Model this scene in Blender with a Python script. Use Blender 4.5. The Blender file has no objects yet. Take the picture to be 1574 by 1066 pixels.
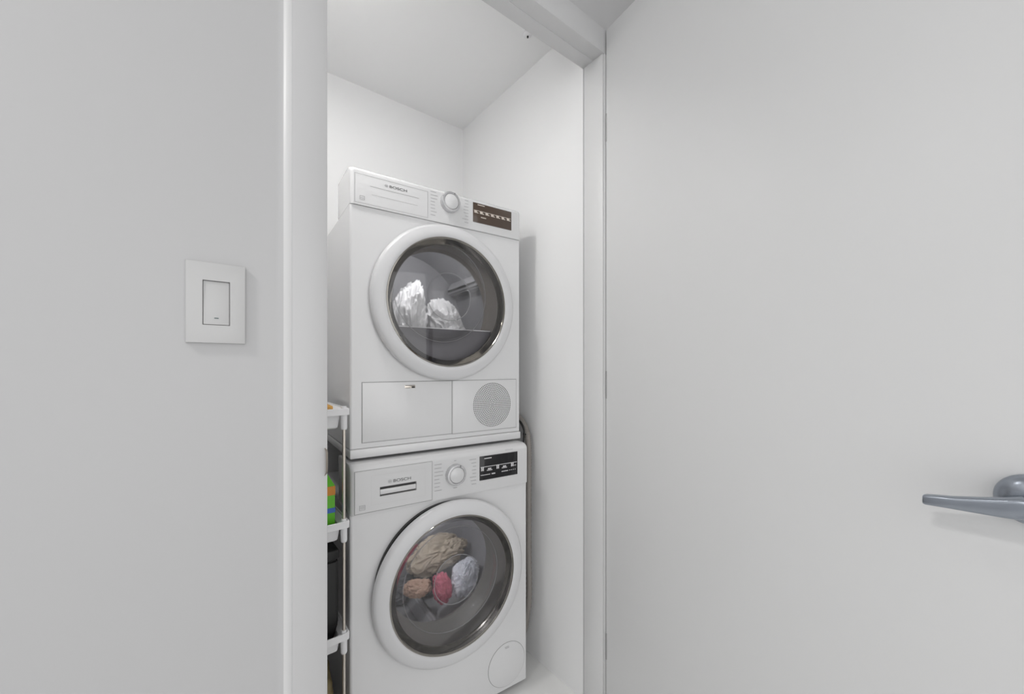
import bpy, bmesh, math, random
from mathutils import Vector, Matrix, noise
random.seed(7)
sc = bpy.context.scene
COL = sc.collection
PI = math.pi

# ------------------------------------------------------------------ camera
F_PX, HORIZON, YAW, EYE = 609.33, 563.44, 0.6611, 1.133
cam = bpy.data.cameras.new('camera')
cam.sensor_width = 36.0
cam.sensor_fit = 'HORIZONTAL'
cam.lens = F_PX / 1574 * 36.0
cam.shift_y = (HORIZON - 533) / 1574
cam.clip_start = 0.02
co = bpy.data.objects.new('camera', cam)
COL.objects.link(co)
co.location = (0, 0, EYE)
co.rotation_euler = (PI / 2, 0, -YAW)
sc.camera = co

# ------------------------------------------------------------------ world, lights, exposure
w = bpy.data.worlds.new('daylight')
sc.world = w
w.use_nodes = True
bg = w.node_tree.nodes['Background']
bg.inputs[0].default_value = (0.975, 0.985, 1.0, 1)
bg.inputs[1].default_value = 0.54
HALL_W, CLOSET_W, FILL_W, DRUM_W = 13.0, 3.6, 28.0, 0.85
sc.view_settings.view_transform = 'Standard'
sc.view_settings.look = 'None'
sc.view_settings.exposure = 0.09
sc.view_settings.gamma = 1.0
sc.view_settings.use_curve_mapping = False


def lamp(name, loc, watts, size, rot=(0, 0, 0), color=(1, 1, 1)):
    l = bpy.data.lights.new(name, 'AREA')
    l.shape = 'DISK'
    l.size = size
    l.energy = watts
    l.color = color
    o = bpy.data.objects.new(name, l)
    COL.objects.link(o)
    o.location = loc
    o.rotation_euler = rot
    return o


lamp('hall_lamp_light', (-1.25, 0.26, 2.545), HALL_W, 0.30, color=(1, 0.985, 0.965))
lamp('hall_lamp_light', (1.9, -1.1, 2.545), HALL_W * 0.2, 0.30, color=(1, 0.985, 0.965))  # second hall lamp, unseen, added for more light
wl = lamp('added_fill_light', (-0.15, -2.48, 1.30), FILL_W, 2.0, rot=(PI / 2, 0, 0), color=(1.0, 0.995, 0.99))  # unseen area light added behind the camera to fill the closet
wl.data.shape = 'RECTANGLE'
wl.data.size, wl.data.size_y = 3.2, 2.5
lamp('closet_lamp_light', (0.14, 1.0, 2.245), CLOSET_W, 0.16, color=(1, 0.99, 0.97))


# ------------------------------------------------------------------ materials
def mat(name, col, rough=0.5, metal=0.0, coat=0.0, spec=0.5, noise_amt=0.0, noise_scale=8.0, bump=0.0, bump_scale=200.0, emis=None):
    m = bpy.data.materials.new(name)
    m.use_nodes = True
    nt = m.node_tree
    b = nt.nodes['Principled BSDF']
    b.inputs['Base Color'].default_value = (*col, 1)
    b.inputs['Roughness'].default_value = rough
    b.inputs['Metallic'].default_value = metal
    b.inputs['Coat Weight'].default_value = coat
    b.inputs['Coat Roughness'].default_value = 0.06
    b.inputs['Specular IOR Level'].default_value = spec
    if emis:
        b.inputs['Emission Color'].default_value = (*emis[0], 1)
        b.inputs['Emission Strength'].default_value = emis[1]
    tc = nt.nodes.new('ShaderNodeTexCoord')
    if noise_amt > 0:
        n = nt.nodes.new('ShaderNodeTexNoise')
        n.inputs['Scale'].default_value = noise_scale
        n.inputs['Detail'].default_value = 5
        nt.links.new(tc.outputs['Object'], n.inputs['Vector'])
        r = nt.nodes.new('ShaderNodeValToRGB')
        r.color_ramp.elements[0].color = (*[max(0, c * (1 - noise_amt)) for c in col], 1)
        r.color_ramp.elements[1].color = (*[min(1, c * (1 + noise_amt)) for c in col], 1)
        nt.links.new(n.outputs['Fac'], r.inputs['Fac'])
        nt.links.new(r.outputs['Color'], b.inputs['Base Color'])
    if bump > 0:
        n2 = nt.nodes.new('ShaderNodeTexNoise')
        n2.inputs['Scale'].default_value = bump_scale
        n2.inputs['Detail'].default_value = 3
        nt.links.new(tc.outputs['Object'], n2.inputs['Vector'])
        bp = nt.nodes.new('ShaderNodeBump')
        bp.inputs['Strength'].default_value = bump
        bp.inputs['Distance'].default_value = 0.002
        nt.links.new(n2.outputs['Fac'], bp.inputs['Height'])
        nt.links.new(bp.outputs['Normal'], b.inputs['Normal'])
    return m


def glass_mat(name, tint, ior=1.5, gloss=1.0, rough=0.0):
    m = bpy.data.materials.new(name)
    m.use_nodes = True
    nt = m.node_tree
    for n in list(nt.nodes):
        if n.type != 'OUTPUT_MATERIAL':
            nt.nodes.remove(n)
    out = [n for n in nt.nodes if n.type == 'OUTPUT_MATERIAL'][0]
    tr = nt.nodes.new('ShaderNodeBsdfTransparent')
    tr.inputs[0].default_value = (*tint, 1)
    gl = nt.nodes.new('ShaderNodeBsdfGlossy')
    gl.inputs['Roughness'].default_value = rough
    gl.inputs[0].default_value = (gloss, gloss, gloss, 1)
    fr = nt.nodes.new('ShaderNodeFresnel')
    fr.inputs[0].default_value = ior
    mx = nt.nodes.new('ShaderNodeMixShader')
    nt.links.new(fr.outputs[0], mx.inputs[0])
    nt.links.new(tr.outputs[0], mx.inputs[1])
    nt.links.new(gl.outputs[0], mx.inputs[2])
    nt.links.new(mx.outputs[0], out.inputs['Surface'])
    return m


M = {}
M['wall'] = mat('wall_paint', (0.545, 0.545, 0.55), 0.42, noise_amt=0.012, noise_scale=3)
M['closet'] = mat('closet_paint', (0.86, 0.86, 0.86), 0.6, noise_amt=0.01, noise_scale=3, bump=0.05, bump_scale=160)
M['ceiling'] = mat('ceiling_paint', (0.88, 0.88, 0.88), 0.75, bump=0.05, bump_scale=120)
M['trim'] = mat('trim_paint', (0.61, 0.61, 0.615), 0.38, noise_amt=0.01, noise_scale=4)
M['litedge'] = mat('lit_edge_paint', (0.72, 0.72, 0.72), 0.35, noise_amt=0.01, noise_scale=4)  # brighter wall colour painting the light on the fillet by the casing
M['jamb'] = mat('lightened_trim_paint', (0.72, 0.72, 0.72), 0.4, noise_amt=0.01, noise_scale=4)  # frame paint made lighter in place of light on the right jamb
M['leaf'] = mat('door_paint', (0.775, 0.775, 0.775), 0.46, spec=0.4, noise_amt=0.012, noise_scale=2.5, bump=0.04, bump_scale=60)
M['floor'] = mat('floor_stone', (0.82, 0.82, 0.81), 0.3, noise_amt=0.12, noise_scale=2.2)
M['grout'] = mat('floor_grout', (0.5, 0.5, 0.49), 0.8, noise_amt=0.1)
M['enamel'] = mat('white_enamel', (0.735, 0.735, 0.74), 0.28, coat=0.3)
M['side'] = mat('white_side_enamel', (0.74, 0.73, 0.71), 0.4, noise_amt=0.02, noise_scale=10)
M['panel'] = mat('panel_plastic', (0.68, 0.68, 0.685), 0.12, coat=0.4)
M['ring'] = mat('door_ring_plastic', (0.67, 0.67, 0.68), 0.3)
M['ringedge'] = mat('door_ring_bright', (0.8, 0.8, 0.8), 0.25)
M['knobring'] = mat('knob_silver', (0.62, 0.62, 0.63), 0.25, metal=0.7)
M['chrome'] = mat('dark_chrome', (0.30, 0.285, 0.26), 0.08, metal=1.0)
M['steel'] = mat('brushed_steel', (0.66, 0.61, 0.55), 0.3, metal=1.0, noise_amt=0.1, noise_scale=60)
M['handle'] = mat('satin_steel', (0.36, 0.39, 0.44), 0.28, metal=1.0, noise_amt=0.06, noise_scale=40)
M['hinge'] = mat('hinge_steel', (0.42, 0.42, 0.42), 0.4, metal=0.9, noise_amt=0.05)
M['black'] = mat('black_plastic', (0.008, 0.008, 0.008), 0.4, noise_amt=0.1)
M['seal'] = mat('grey_rubber', (0.20, 0.195, 0.185), 0.5, noise_amt=0.1)
M['funnel'] = mat('dark_grey_plastic', (0.22, 0.20, 0.18), 0.35, noise_amt=0.05)
M['lip'] = mat('purple_grey_plastic', (0.15, 0.145, 0.16), 0.45, noise_amt=0.04)
M['drum'] = mat('drum_steel', (0.40, 0.40, 0.415), 0.5, metal=0.0, noise_amt=0.06, noise_scale=30)
M['drumd'] = mat('dark_drum_steel', (0.42, 0.42, 0.44), 0.45, metal=0.1, noise_amt=0.06, noise_scale=30)
M['dispreflect'] = mat('display_brown_reflection', (0.075, 0.05, 0.036), 0.08, noise_amt=0.2, noise_scale=20)  # black display with its brown reflection put into the base colour
M['dispblack'] = mat('display_black', (0.006, 0.006, 0.008), 0.06, noise_amt=0.2, noise_scale=20)
M['print'] = mat('grey_print', (0.36, 0.36, 0.37), 0.5, noise_amt=0.03)
M['printd'] = mat('dark_print', (0.10, 0.10, 0.10), 0.5, noise_amt=0.03)
M['printl'] = mat('light_print', (0.72, 0.71, 0.72), 0.5, noise_amt=0.03)
M['printc'] = mat('cream_print', (0.62, 0.56, 0.50), 0.5, noise_amt=0.03)
M['groove'] = mat('groove_grey', (0.33, 0.33, 0.33), 0.6, noise_amt=0.05)
M['hole'] = mat('hole_dark', (0.02, 0.02, 0.02), 0.7, noise_amt=0.05)
M['slot'] = mat('slot_shade', (0.10, 0.10, 0.10), 0.6, noise_amt=0.05)  # dark colour painting the shade of a deep slot
M['rimglint'] = mat('painted_rim_glint', (0.42, 0.42, 0.43), 0.12, coat=0.5, noise_amt=0.02)  # solid grey standing in for glints along the glass edges
M['glass'] = glass_mat('door_glass', (0.97, 0.965, 0.97), 1.55)
M['bowl'] = glass_mat('bowl_glass', (0.98, 0.98, 0.985), 1.5)
M['white_plastic'] = mat('cart_plastic', (0.80, 0.80, 0.81), 0.4, noise_amt=0.01)
M['switch'] = mat('switch_plastic', (0.575, 0.575, 0.575), 0.3, noise_amt=0.005)
M['led'] = mat('switch_led', (0.03, 0.09, 0.09), 0.3, noise_amt=0.1)
M['hose'] = mat('hose_grey', (0.27, 0.25, 0.23), 0.5, noise_amt=0.08)
M['cloth_w'] = mat('white_cloth', (0.86, 0.86, 0.86), 0.9, noise_amt=0.03, noise_scale=12, bump=0.3, bump_scale=300)
M['cloth_b'] = mat('beige_cloth', (0.52, 0.45, 0.36), 0.9, noise_amt=0.15, noise_scale=14, bump=0.3, bump_scale=300)
M['cloth_l'] = mat('pale_blue_cloth', (0.72, 0.74, 0.80), 0.9, noise_amt=0.05, noise_scale=14, bump=0.3, bump_scale=300)
M['cloth_p'] = mat('pink_cloth', (0.55, 0.13, 0.20), 0.9, noise_amt=0.3, noise_scale=16, bump=0.3, bump_scale=300)
M['cloth_g'] = mat('grey_cloth', (0.16, 0.16, 0.17), 0.9, noise_amt=0.2, noise_scale=14, bump=0.3, bump_scale=300)
M['cloth_t'] = mat('tan_cloth', (0.50, 0.34, 0.26), 0.9, noise_amt=0.2, noise_scale=14, bump=0.3, bump_scale=300)
M['green'] = mat('green_carton', (0.12, 0.50, 0.02), 0.4, noise_amt=0.15, noise_scale=14)
M['orange'] = mat('orange_print', (0.62, 0.24, 0.02), 0.4, noise_amt=0.1, noise_scale=25)
M['blue'] = mat('blue_print', (0.04, 0.14, 0.50), 0.4, noise_amt=0.1, noise_scale=25)
M['cream'] = mat('cream_label', (0.70, 0.68, 0.58), 0.5, noise_amt=0.05)
M['amber'] = mat('amber_packet', (0.62, 0.33, 0.07), 0.45, noise_amt=0.2, noise_scale=30)
M['bag'] = mat('olive_bag', (0.19, 0.15, 0.07), 0.6, noise_amt=0.6, noise_scale=22)
M['bag2'] = mat('dark_card', (0.035, 0.026, 0.02), 0.6, noise_amt=0.3, noise_scale=12)
M['wood'] = mat('brown_wood', (0.16, 0.095, 0.055), 0.35, noise_amt=0.35, noise_scale=6)
M['lampglow'] = mat('lamp_diffuser', (0.9, 0.9, 0.9), 0.5, emis=((1, 0.985, 0.96), 5.0))


# ------------------------------------------------------------------ helpers
def link(name, bm, m, parent=None, smooth=False, loc=None):
    me = bpy.data.meshes.new(name)
    bmesh.ops.recalc_face_normals(bm, faces=bm.faces[:])
    bm.to_mesh(me)
    bm.free()
    for mm in (m if isinstance(m, (list, tuple)) else [m]):
        me.materials.append(mm)
    if smooth:
        for p in me.polygons:
            p.use_smooth = True
        try:
            me.set_sharp_from_angle(angle=math.radians(38))
        except Exception:
            pass
    o = bpy.data.objects.new(name, me)
    COL.objects.link(o)
    if parent:
        o.parent = parent
    if loc:
        o.location = loc
    return o


def empty(name, loc=(0, 0, 0), rz=0.0):
    o = bpy.data.objects.new(name, None)
    COL.objects.link(o)
    o.location = loc
    o.rotation_euler = (0, 0, rz)
    o.empty_display_size = 0.05
    return o


def tag(o, label=None, cat=None, group=None, kind=None):
    if label:
        o['label'] = label
    if cat:
        o['category'] = cat
    if group:
        o['group'] = group
    if kind:
        o['kind'] = kind
    return o


def struct(o):
    o['kind'] = 'structure'
    return o


def box(bm, x0, x1, y0, y1, z0, z1, bevel=0.0, seg=2, mi=0):
    g = bmesh.ops.create_cube(bm, size=1.0)
    vs = g['verts']
    for v in vs:
        v.co.x = x0 + (v.co.x + 0.5) * (x1 - x0)
        v.co.y = y0 + (v.co.y + 0.5) * (y1 - y0)
        v.co.z = z0 + (v.co.z + 0.5) * (z1 - z0)
    fs = set(f for v in vs for f in v.link_faces)
    for f in fs:
        f.material_index = mi
    if bevel > 0:
        es = list(set(e for v in vs for e in v.link_edges))
        bmesh.ops.bevel(bm, geom=es, offset=bevel, segments=seg, profile=0.5, affect='EDGES')
    return vs


def boxo(name, b, m, parent=None, bevel=0.0, seg=2, smooth=None):
    bm = bmesh.new()
    box(bm, *b, bevel=bevel, seg=seg)
    return link(name, bm, m, parent, smooth=(bevel > 0 if smooth is None else smooth))


def lathe(bm, prof, cu, cz, n=72, axis='y', closed=False):
    """prof: list of (radius, depth); revolves about the local +Y axis through (cu, cz)."""
    rings = []
    for r, d in prof:
        if r < 1e-6:
            rings.append([bm.verts.new((cu, d, cz) if axis == 'y' else (cu, cz, d))])
        else:
            ring = []
            for i in range(n):
                a = 2 * PI * i / n
                if axis == 'y':
                    ring.append(bm.verts.new((cu + r * math.cos(a), d, cz + r * math.sin(a))))
                else:
                    ring.append(bm.verts.new((cu + r * math.cos(a), cz + r * math.sin(a), d)))
            rings.append(ring)
    pairs = list(zip(rings[:-1], rings[1:]))
    if closed:
        pairs.append((rings[-1], rings[0]))
    for A, B in pairs:
        for i in range(n):
            j = (i + 1) % n
            if len(A) == 1 and len(B) == 1:
                continue
            if len(A) == 1:
                bm.faces.new((A[0], B[i], B[j]))
            elif len(B) == 1:
                bm.faces.new((A[i], A[j], B[0]))
            else:
                bm.faces.new((A[i], A[j], B[j], B[i]))


def tube(bm, pts, r, n=12, ripple=0.0, caps=True):
    pts = [Vector(p) for p in pts]
    prev = None
    rings = []
    for i, p in enumerate(pts):
        t = (pts[min(i + 1, len(pts) - 1)] - pts[max(i - 1, 0)]).normalized()
        if prev is None:
            a = Vector((1, 0, 0)) if abs(t.x) < 0.9 else Vector((0, 1, 0))
            nrm = t.cross(a).normalized()
        else:
            nrm = (prev - t * prev.dot(t)).normalized()
        prev = nrm
        bn = t.cross(nrm)
        rr = (r[i] if isinstance(r, (list, tuple)) else r) + (ripple if i % 2 else 0)
        rings.append([bm.verts.new(p + (nrm * math.cos(2 * PI * k / n) + bn * math.sin(2 * PI * k / n)) * rr) for k in range(n)])
    for A, B in zip(rings[:-1], rings[1:]):
        for k in range(n):
            bm.faces.new((A[k], A[(k + 1) % n], B[(k + 1) % n], B[k]))
    if caps:
        bm.faces.new(rings[0][::-1])
        bm.faces.new(rings[-1])


def spline(pts, n=10):
    P = [Vector(p) for p in pts]
    P = [P[0] * 2 - P[1]] + P + [P[-1] * 2 - P[-2]]
    out = []
    for i in range(1, len(P) - 2):
        for k in range(n):
            t = k / n
            a, b, c, d = P[i - 1], P[i], P[i + 1], P[i + 2]
            out.append(0.5 * ((2 * b) + (c - a) * t + (2 * a - 5 * b + 4 * c - d) * t * t + (3 * b - a - 3 * c + d) * t ** 3))
    out.append(P[-2])
    return out


def quad(bm, u0, u1, z0, z1, d, mi=0):
    f = bm.faces.new([bm.verts.new((u0, d, z0)), bm.verts.new((u1, d, z0)), bm.verts.new((u1, d, z1)), bm.verts.new((u0, d, z1))])
    f.material_index = mi
    return f


def frame_outline(bm, u0, u1, z0, z1, d, t):
    quad(bm, u0, u1, z0, z0 + t, d)
    quad(bm, u0, u1, z1 - t, z1, d)
    quad(bm, u0, u0 + t, z0 + t, z1 - t, d)
    quad(bm, u1 - t, u1, z0 + t, z1 - t, d)


def text_part(name, body, u, z, height, d, m, parent, bold=0.0, width=None):
    """real flat lettering, standing on the local XZ plane, as one mesh part"""
    c = bpy.data.curves.new(name, 'FONT')
    c.body = body
    c.size = 1.0
    c.extrude = 0.0
    c.offset = bold
    t = bpy.data.objects.new(name + '_tmp', c)
    COL.objects.link(t)
    dg = bpy.context.evaluated_depsgraph_get()
    me = bpy.data.meshes.new_from_object(t.evaluated_get(dg))
    bpy.data.objects.remove(t)
    xs = [v.co.x for v in me.vertices]
    ys = [v.co.y for v in me.vertices]
    sy = height / (max(ys) - min(ys))
    sx = sy if width is None else width / (max(xs) - min(xs))
    x0, y0 = min(xs), min(ys)
    for v in me.vertices:
        v.co = Vector((u + (v.co.x - x0) * sx, d, z + (v.co.y - y0) * sy))
    me.materials.clear()
    me.materials.append(m)
    o = bpy.data.objects.new(name, me)
    COL.objects.link(o)
    o.parent = parent
    return o


def rect_ring_front(bm, u0, u1, z0, z1, d, cu, cz, r, n=96):
    """front plate u0..u1 x z0..z1 at depth d with a round hole"""
    angs = [2 * PI * i / n for i in range(n)]
    for (cx, cy) in ((u0, z0), (u1, z0), (u1, z1), (u0, z1)):
        angs.append(math.atan2(cy - cz, cx - cu) % (2 * PI))
    angs = sorted(set(round(a, 6) for a in angs))
    inn, out = [], []
    for a in angs:
        c, s = math.cos(a), math.sin(a)
        k = []
        if c > 1e-9: k.append((u1 - cu) / c)
        if c < -1e-9: k.append((u0 - cu) / c)
        if s > 1e-9: k.append((z1 - cz) / s)
        if s < -1e-9: k.append((z0 - cz) / s)
        t = min(x for x in k if x > 0)
        inn.append(bm.verts.new((cu + r * c, d, cz + r * s)))
        out.append(bm.verts.new((cu + t * c, d, cz + t * s)))
    m = len(angs)
    for i in range(m):
        j = (i + 1) % m
        bm.faces.new((out[i], out[j], inn[j], inn[i]))


# ------------------------------------------------------------------ the setting
YP, YJ = 0.8286, 0.9159         # frame face and back of the partition
XL, XR = 0.190, 1.0186          # left and right jamb faces
HEAD, CASING_TOP, LEAF_TOP = 2.147, 2.2262, 2.2225
YB, HC = 1.706, 2.3115          # closet back wall and ceiling
HALL_H = 2.60


def wall_box(name, b, m):
    return struct(boxo(name, b, m))


# floor: hall and closet in one run of pale stone, with recessed joints
floor = struct(boxo('floor', (-1.72, 2.72, -2.32, 1.80, -0.10, -0.004), M['grout']))
TS = 0.60
ix = 0
tile_mesh = {}
x = -1.70
while x < 2.69:
    y = -2.3
    while y < 1.75:
        x1, y1 = min(x + TS, 2.70), min(y + TS, 1.76)
        key = (round(x1 - x, 3), round(y1 - y, 3))
        if key not in tile_mesh:
            bm = bmesh.new()
            box(bm, 0.001, x1 - x - 0.001, 0.001, y1 - y - 0.001, -0.004, 0.0)
            t = link('floor_tile', bm, M['floor'], floor, loc=(x, y, 0))
            tile_mesh[key] = t
        else:
            t = tile_mesh[key].copy()
            COL.objects.link(t)
            t.parent = floor
            t.location = (x, y, 0)
        y += TS
    x += TS

wall_box('wall_back', (-0.02, 1.12, YB, YB + 0.10, 0, HC), M['closet'])
wall_box('wall_right', (1.0190, 1.12, YJ, YB, 0, HC), M['closet'])
wall_box('wall_left', (-0.06, 0.04, YJ, YB + 0.1, 0, HC), M['closet'])
wall_box('ceiling', (-0.06, 1.12, YJ, YB + 0.1, HC, HC + 0.1), M['ceiling'])

# hall side of the partition, left of the opening, with its plaster swept up to the casing
yf = YP + 0.0250                 # the wall face lies behind the casing; plaster sweeps up to its edge
bm = bmesh.new()
prof = [(-1.70, YJ), (-1.70, yf)]
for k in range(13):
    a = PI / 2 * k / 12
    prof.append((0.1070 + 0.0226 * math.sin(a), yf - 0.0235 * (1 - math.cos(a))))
prof += [(0.1296, YJ)]
lo = [bm.verts.new((px, py, 0)) for px, py in prof]
hi = [bm.verts.new((px, py, HALL_H)) for px, py in prof]
n = len(prof)
for i in range(n):
    j = (i + 1) % n
    f = bm.faces.new((lo[i], lo[j], hi[j], hi[i]))
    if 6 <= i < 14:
        f.material_index = 1       # paler paint standing in for the lit stripe against the casing
bm.faces.new(lo)
bm.faces.new(hi)
struct(link('wall_front', bm, [M['wall'], M['litedge']], smooth=True))
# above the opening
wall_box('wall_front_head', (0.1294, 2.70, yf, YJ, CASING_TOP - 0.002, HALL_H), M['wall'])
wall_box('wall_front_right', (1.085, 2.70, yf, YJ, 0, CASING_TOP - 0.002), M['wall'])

# the frame: left strip and jamb, head, right jamb
def frame(name, boxes, m='trim'):
    bm = bmesh.new()
    for b in boxes:
        box(bm, *b, bevel=0.0012, seg=2)
    return struct(link(name, bm, M[m], smooth=True))


frame('trim_1', [(0.1294, XL, YP, YJ + 0.001, 0, HEAD)])
frame('trim_2', [(0.1294, 1.0845, YP, YP + 0.045, HEAD, CASING_TOP), (0.1294, 1.0845, YP + 0.0445, YJ + 0.001, HEAD - 0.0016, CASING_TOP - 0.01)])
frame('trim_3', [(XR, XR + 0.0035, YP + 0.003, YJ - 0.003, 0, HEAD), (XR + 0.0055, 1.0845, YP, YJ + 0.0005, 0, HEAD)], 'jamb')

# rest of the hall behind the camera (open to daylight at the left and back)
wall_box('wall_hall_right', (2.70, 2.80, -2.6, YJ, 0, HALL_H), M['wall'])
wall_box('ceiling_hall', (-1.80, 2.80, -2.6, YJ, HALL_H, HALL_H + 0.1), M['ceiling'])
wall_box('wall_hall_back', (1.55, 2.80, -2.70, -2.60, 0, HALL_H), M['wall'])

# strike plate lip on the left jamb
bm = bmesh.new()
pts = [(XL, YP + 0.020), (XL + 0.001, YP + 0.012), (XL + 0.0005, YP - 0.002), (XL - 0.004, YP - 0.006)]
zz = [0.925, 0.932, 0.965, 0.972]
rows = []
for z, k in ((0.922, 0.6), (0.930, 1.0), (0.968, 1.0), (0.976, 0.6)):
    rows.append([bm.verts.new((px - (1 - k) * 0.004, py + (1 - k) * 0.012, z)) for px, py in pts])
for A, B in zip(rows[:-1], rows[1:]):
    for i in range(len(pts) - 1):
        bm.faces.new((A[i], A[i + 1], B[i + 1], B[i]))
g = bmesh.ops.solidify(bm, geom=bm.faces[:], thickness=0.0015)
tag(link('strike_plate', bm, M['steel'], smooth=True), 'curved metal strike plate lip on the left door jamb, beside the cart', 'strike plate')

# ------------------------------------------------------------------ the open door leaf
ANG = 0.127
door = empty('door_1', (1.0272, 0.8252, 0), 0)
struct(door)
# local frame: +X along the leaf towards its free edge, +Y out of the face that the camera sees
dx = Vector((-math.sin(ANG), -math.cos(ANG), 0))
door.rotation_euler = (0, 0, math.atan2(dx.y, dx.x))
# rotating +X onto dx puts local +Y on the right hand of ... check: local Y = Rz*(0,1,0) = (-dx.y, dx.x) -> (+cos, -sin): points away from the camera
LW, LT = 0.905, 0.040
boxo('leaf', (0.0, LW, 0.0, LT, 0.012, LEAF_TOP), M['leaf'], door, bevel=0.0015, seg=2)
for z0, z1 in ((1.8600, 1.9507), (1.0302, 1.1191), (0.1881, 0.2728)):
    bm = bmesh.new()
    box(bm, 0.0005, 0.0030, -0.0012, 0.030, z0, z1, bevel=0.0005)
    h = link('hinge', bm, M['hinge'], door)
    bm = bmesh.new()
    lathe(bm, [(0, z0 + 0.002), (0.004, z0 + 0.002), (0.004, z1 - 0.002), (0, z1 - 0.002)], -0.003, 0.020, n=12, axis='z')
    link('hinge_pin', bm, M['hinge'], h, smooth=True)
# lever handle: rose, neck, lever
hx, hz = 0.841, 0.9455
bm = bmesh.new()
lathe(bm, [(0, -0.021), (0.013, -0.0205), (0.023, -0.018), (0.0315, -0.012), (0.0347, -0.006), (0.0355, 0.0)], hx, hz, n=40)
rose = link('handle_rose', bm, M['handle'], door, smooth=True)
bm = bmesh.new()
lathe(bm, [(0, -0.066), (0.008, -0.066), (0.0105, -0.062), (0.0105, -0.018)], hx, hz - 0.006, n=28)
link('handle_neck', bm, M['handle'], rose, smooth=True)
bm = bmesh.new()
secs = [(0.7455, 0.0068, 0.0075, 0.9292), (0.7480, 0.0080, 0.0085, 0.9294), (0.775, 0.0092, 0.0095, 0.9325), (0.80, 0.0115, 0.010, 0.9360),
        (0.825, 0.0140, 0.011, 0.9400), (0.838, 0.0155, 0.012, 0.9430), (0.850, 0.0125, 0.011, 0.9450), (0.856, 0.004, 0.004, 0.9460)]
rings = []
for s, hh, ht, zc in secs:
    ring = []
    for k in range(20):
        a = 2 * PI * k / 20
        ca, sa = math.cos(a), math.sin(a)
        e = 0.65
        ring.append(bm.verts.new((s, -0.055 + ht * math.copysign(abs(ca) ** e, ca), zc + hh * math.copysign(abs(sa) ** e, sa))))
    rings.append(ring)
for A, B in zip(rings[:-1], rings[1:]):
    for k in range(20):
        bm.faces.new((A[k], A[(k + 1) % 20], B[(k + 1) % 20], B[k]))
bm.faces.new(rings[0])
bm.faces.new(rings[-1])
link('lever', bm, M['handle'], door, smooth=True)

# ------------------------------------------------------------------ light switch on the hall wall
sw = empty('light_switch', (0.0173, yf, 1.2417))
tag(sw, 'white wall light switch with a square-edged plate and large rocker', 'switch')
# local: y negative is out of the wall
PW, PH = 0.0411, 0.0682
bm = bmesh.new()
t = 0.0095
o4 = [(-PW, -PH), (PW, -PH), (PW, PH), (-PW, PH)]
i4 = [(-0.0188, -0.0378), (0.0188, -0.0378), (0.0188, 0.0378), (-0.0188, 0.0378)]
b = 0.0016
def loop(pts, y, inset=0.0):
    return [bm.verts.new((px - math.copysign(inset, px), y, pz - math.copysign(inset, pz))) for px, pz in pts]
L = [loop(o4, 0.0), loop(o4, -t + b), loop(o4, -t + b * 0.3, b * 0.3), loop(o4, -t, b), loop(i4, -t), loop(i4, -t + 0.005)]
for A, B in zip(L[:-1], L[1:]):
    for k in range(4):
        bm.faces.new((A[k], A[(k + 1) % 4], B[(k + 1) % 4], B[k]))
link('plate', bm, M['switch'], sw, smooth=True)
bm = bmesh.new()
box(bm, -0.0179, 0.0179, -0.0092, -0.001, -0.0369, 0.0369, bevel=0.0008)
for v in bm.verts:                      # the rocker is pressed in at its top
    if v.co.y < -0.006:
        v.co.y += 0.0022 * (v.co.z + 0.0369) / 0.0738
rk = link('rocker', bm, M['switch'], sw, smooth=True)
boxo('gap_backing', (-0.0187, 0.0187, -0.0042, 0.0, -0.0377, 0.0377), M['groove'], sw)
tag(boxo('indicator', (-0.0030, 0.0030, -0.0098, -0.007, -0.0265, -0.0252), M['led'], rk, bevel=0.0003), 'small dark teal indicator')

# ------------------------------------------------------------------ small cap on the closet ceiling
cf = empty('ceiling_cap', (0.906, 1.074, HC))
tag(cf, 'small white round cap with a dark centre on the closet ceiling', 'sprinkler')
bm = bmesh.new()
lathe(bm, [(0.0165, 0.0), (0.0165, -0.004), (0.014, -0.007), (0.008, -0.009), (0.0, -0.009)], 0, 0, n=32, axis='z')
link('cap', bm, M['white_plastic'], cf, smooth=True)
bm = bmesh.new()
lathe(bm, [(0.0035, -0.009), (0.0035, -0.013), (0.0, -0.0135)], 0, 0, n=16, axis='z')
tag(link('centre_pin', bm, M['black'], cf, smooth=True), 'dark centre pin')


# ------------------------------------------------------------------ lamps outside the frame
def dome_lamp(name, loc, r, label):
    o = empty(name, loc)
    tag(o, label, 'lamp')
    bm = bmesh.new()
    lathe(bm, [(0, 0), (r * 1.08, 0), (r * 1.08, -0.022), (r, -0.024), (0, -0.024)], 0, 0, n=40, axis='z')
    link('rim', bm, M['white_plastic'], o, smooth=True)
    bm = bmesh.new()
    lathe(bm, [(r * 0.97, -0.024), (r * 0.97, -0.030), (r * 0.9, -0.036), (0, -0.040)], 0, 0, n=40, axis='z')
    link('diffuser', bm, M['lampglow'], o, smooth=True)


dome_lamp('ceiling_lamp', (-1.25, 0.26, HALL_H), 0.17, 'round white flush ceiling lamp above the light switch')
dome_lamp('ceiling_lamp', (1.9, -1.1, HALL_H), 0.17, 'unseen round ceiling lamp added far down the hall for light')
dome_lamp('ceiling_lamp', (0.14, 1.0, HC), 0.085, 'small round ceiling lamp inside the laundry closet')

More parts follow.
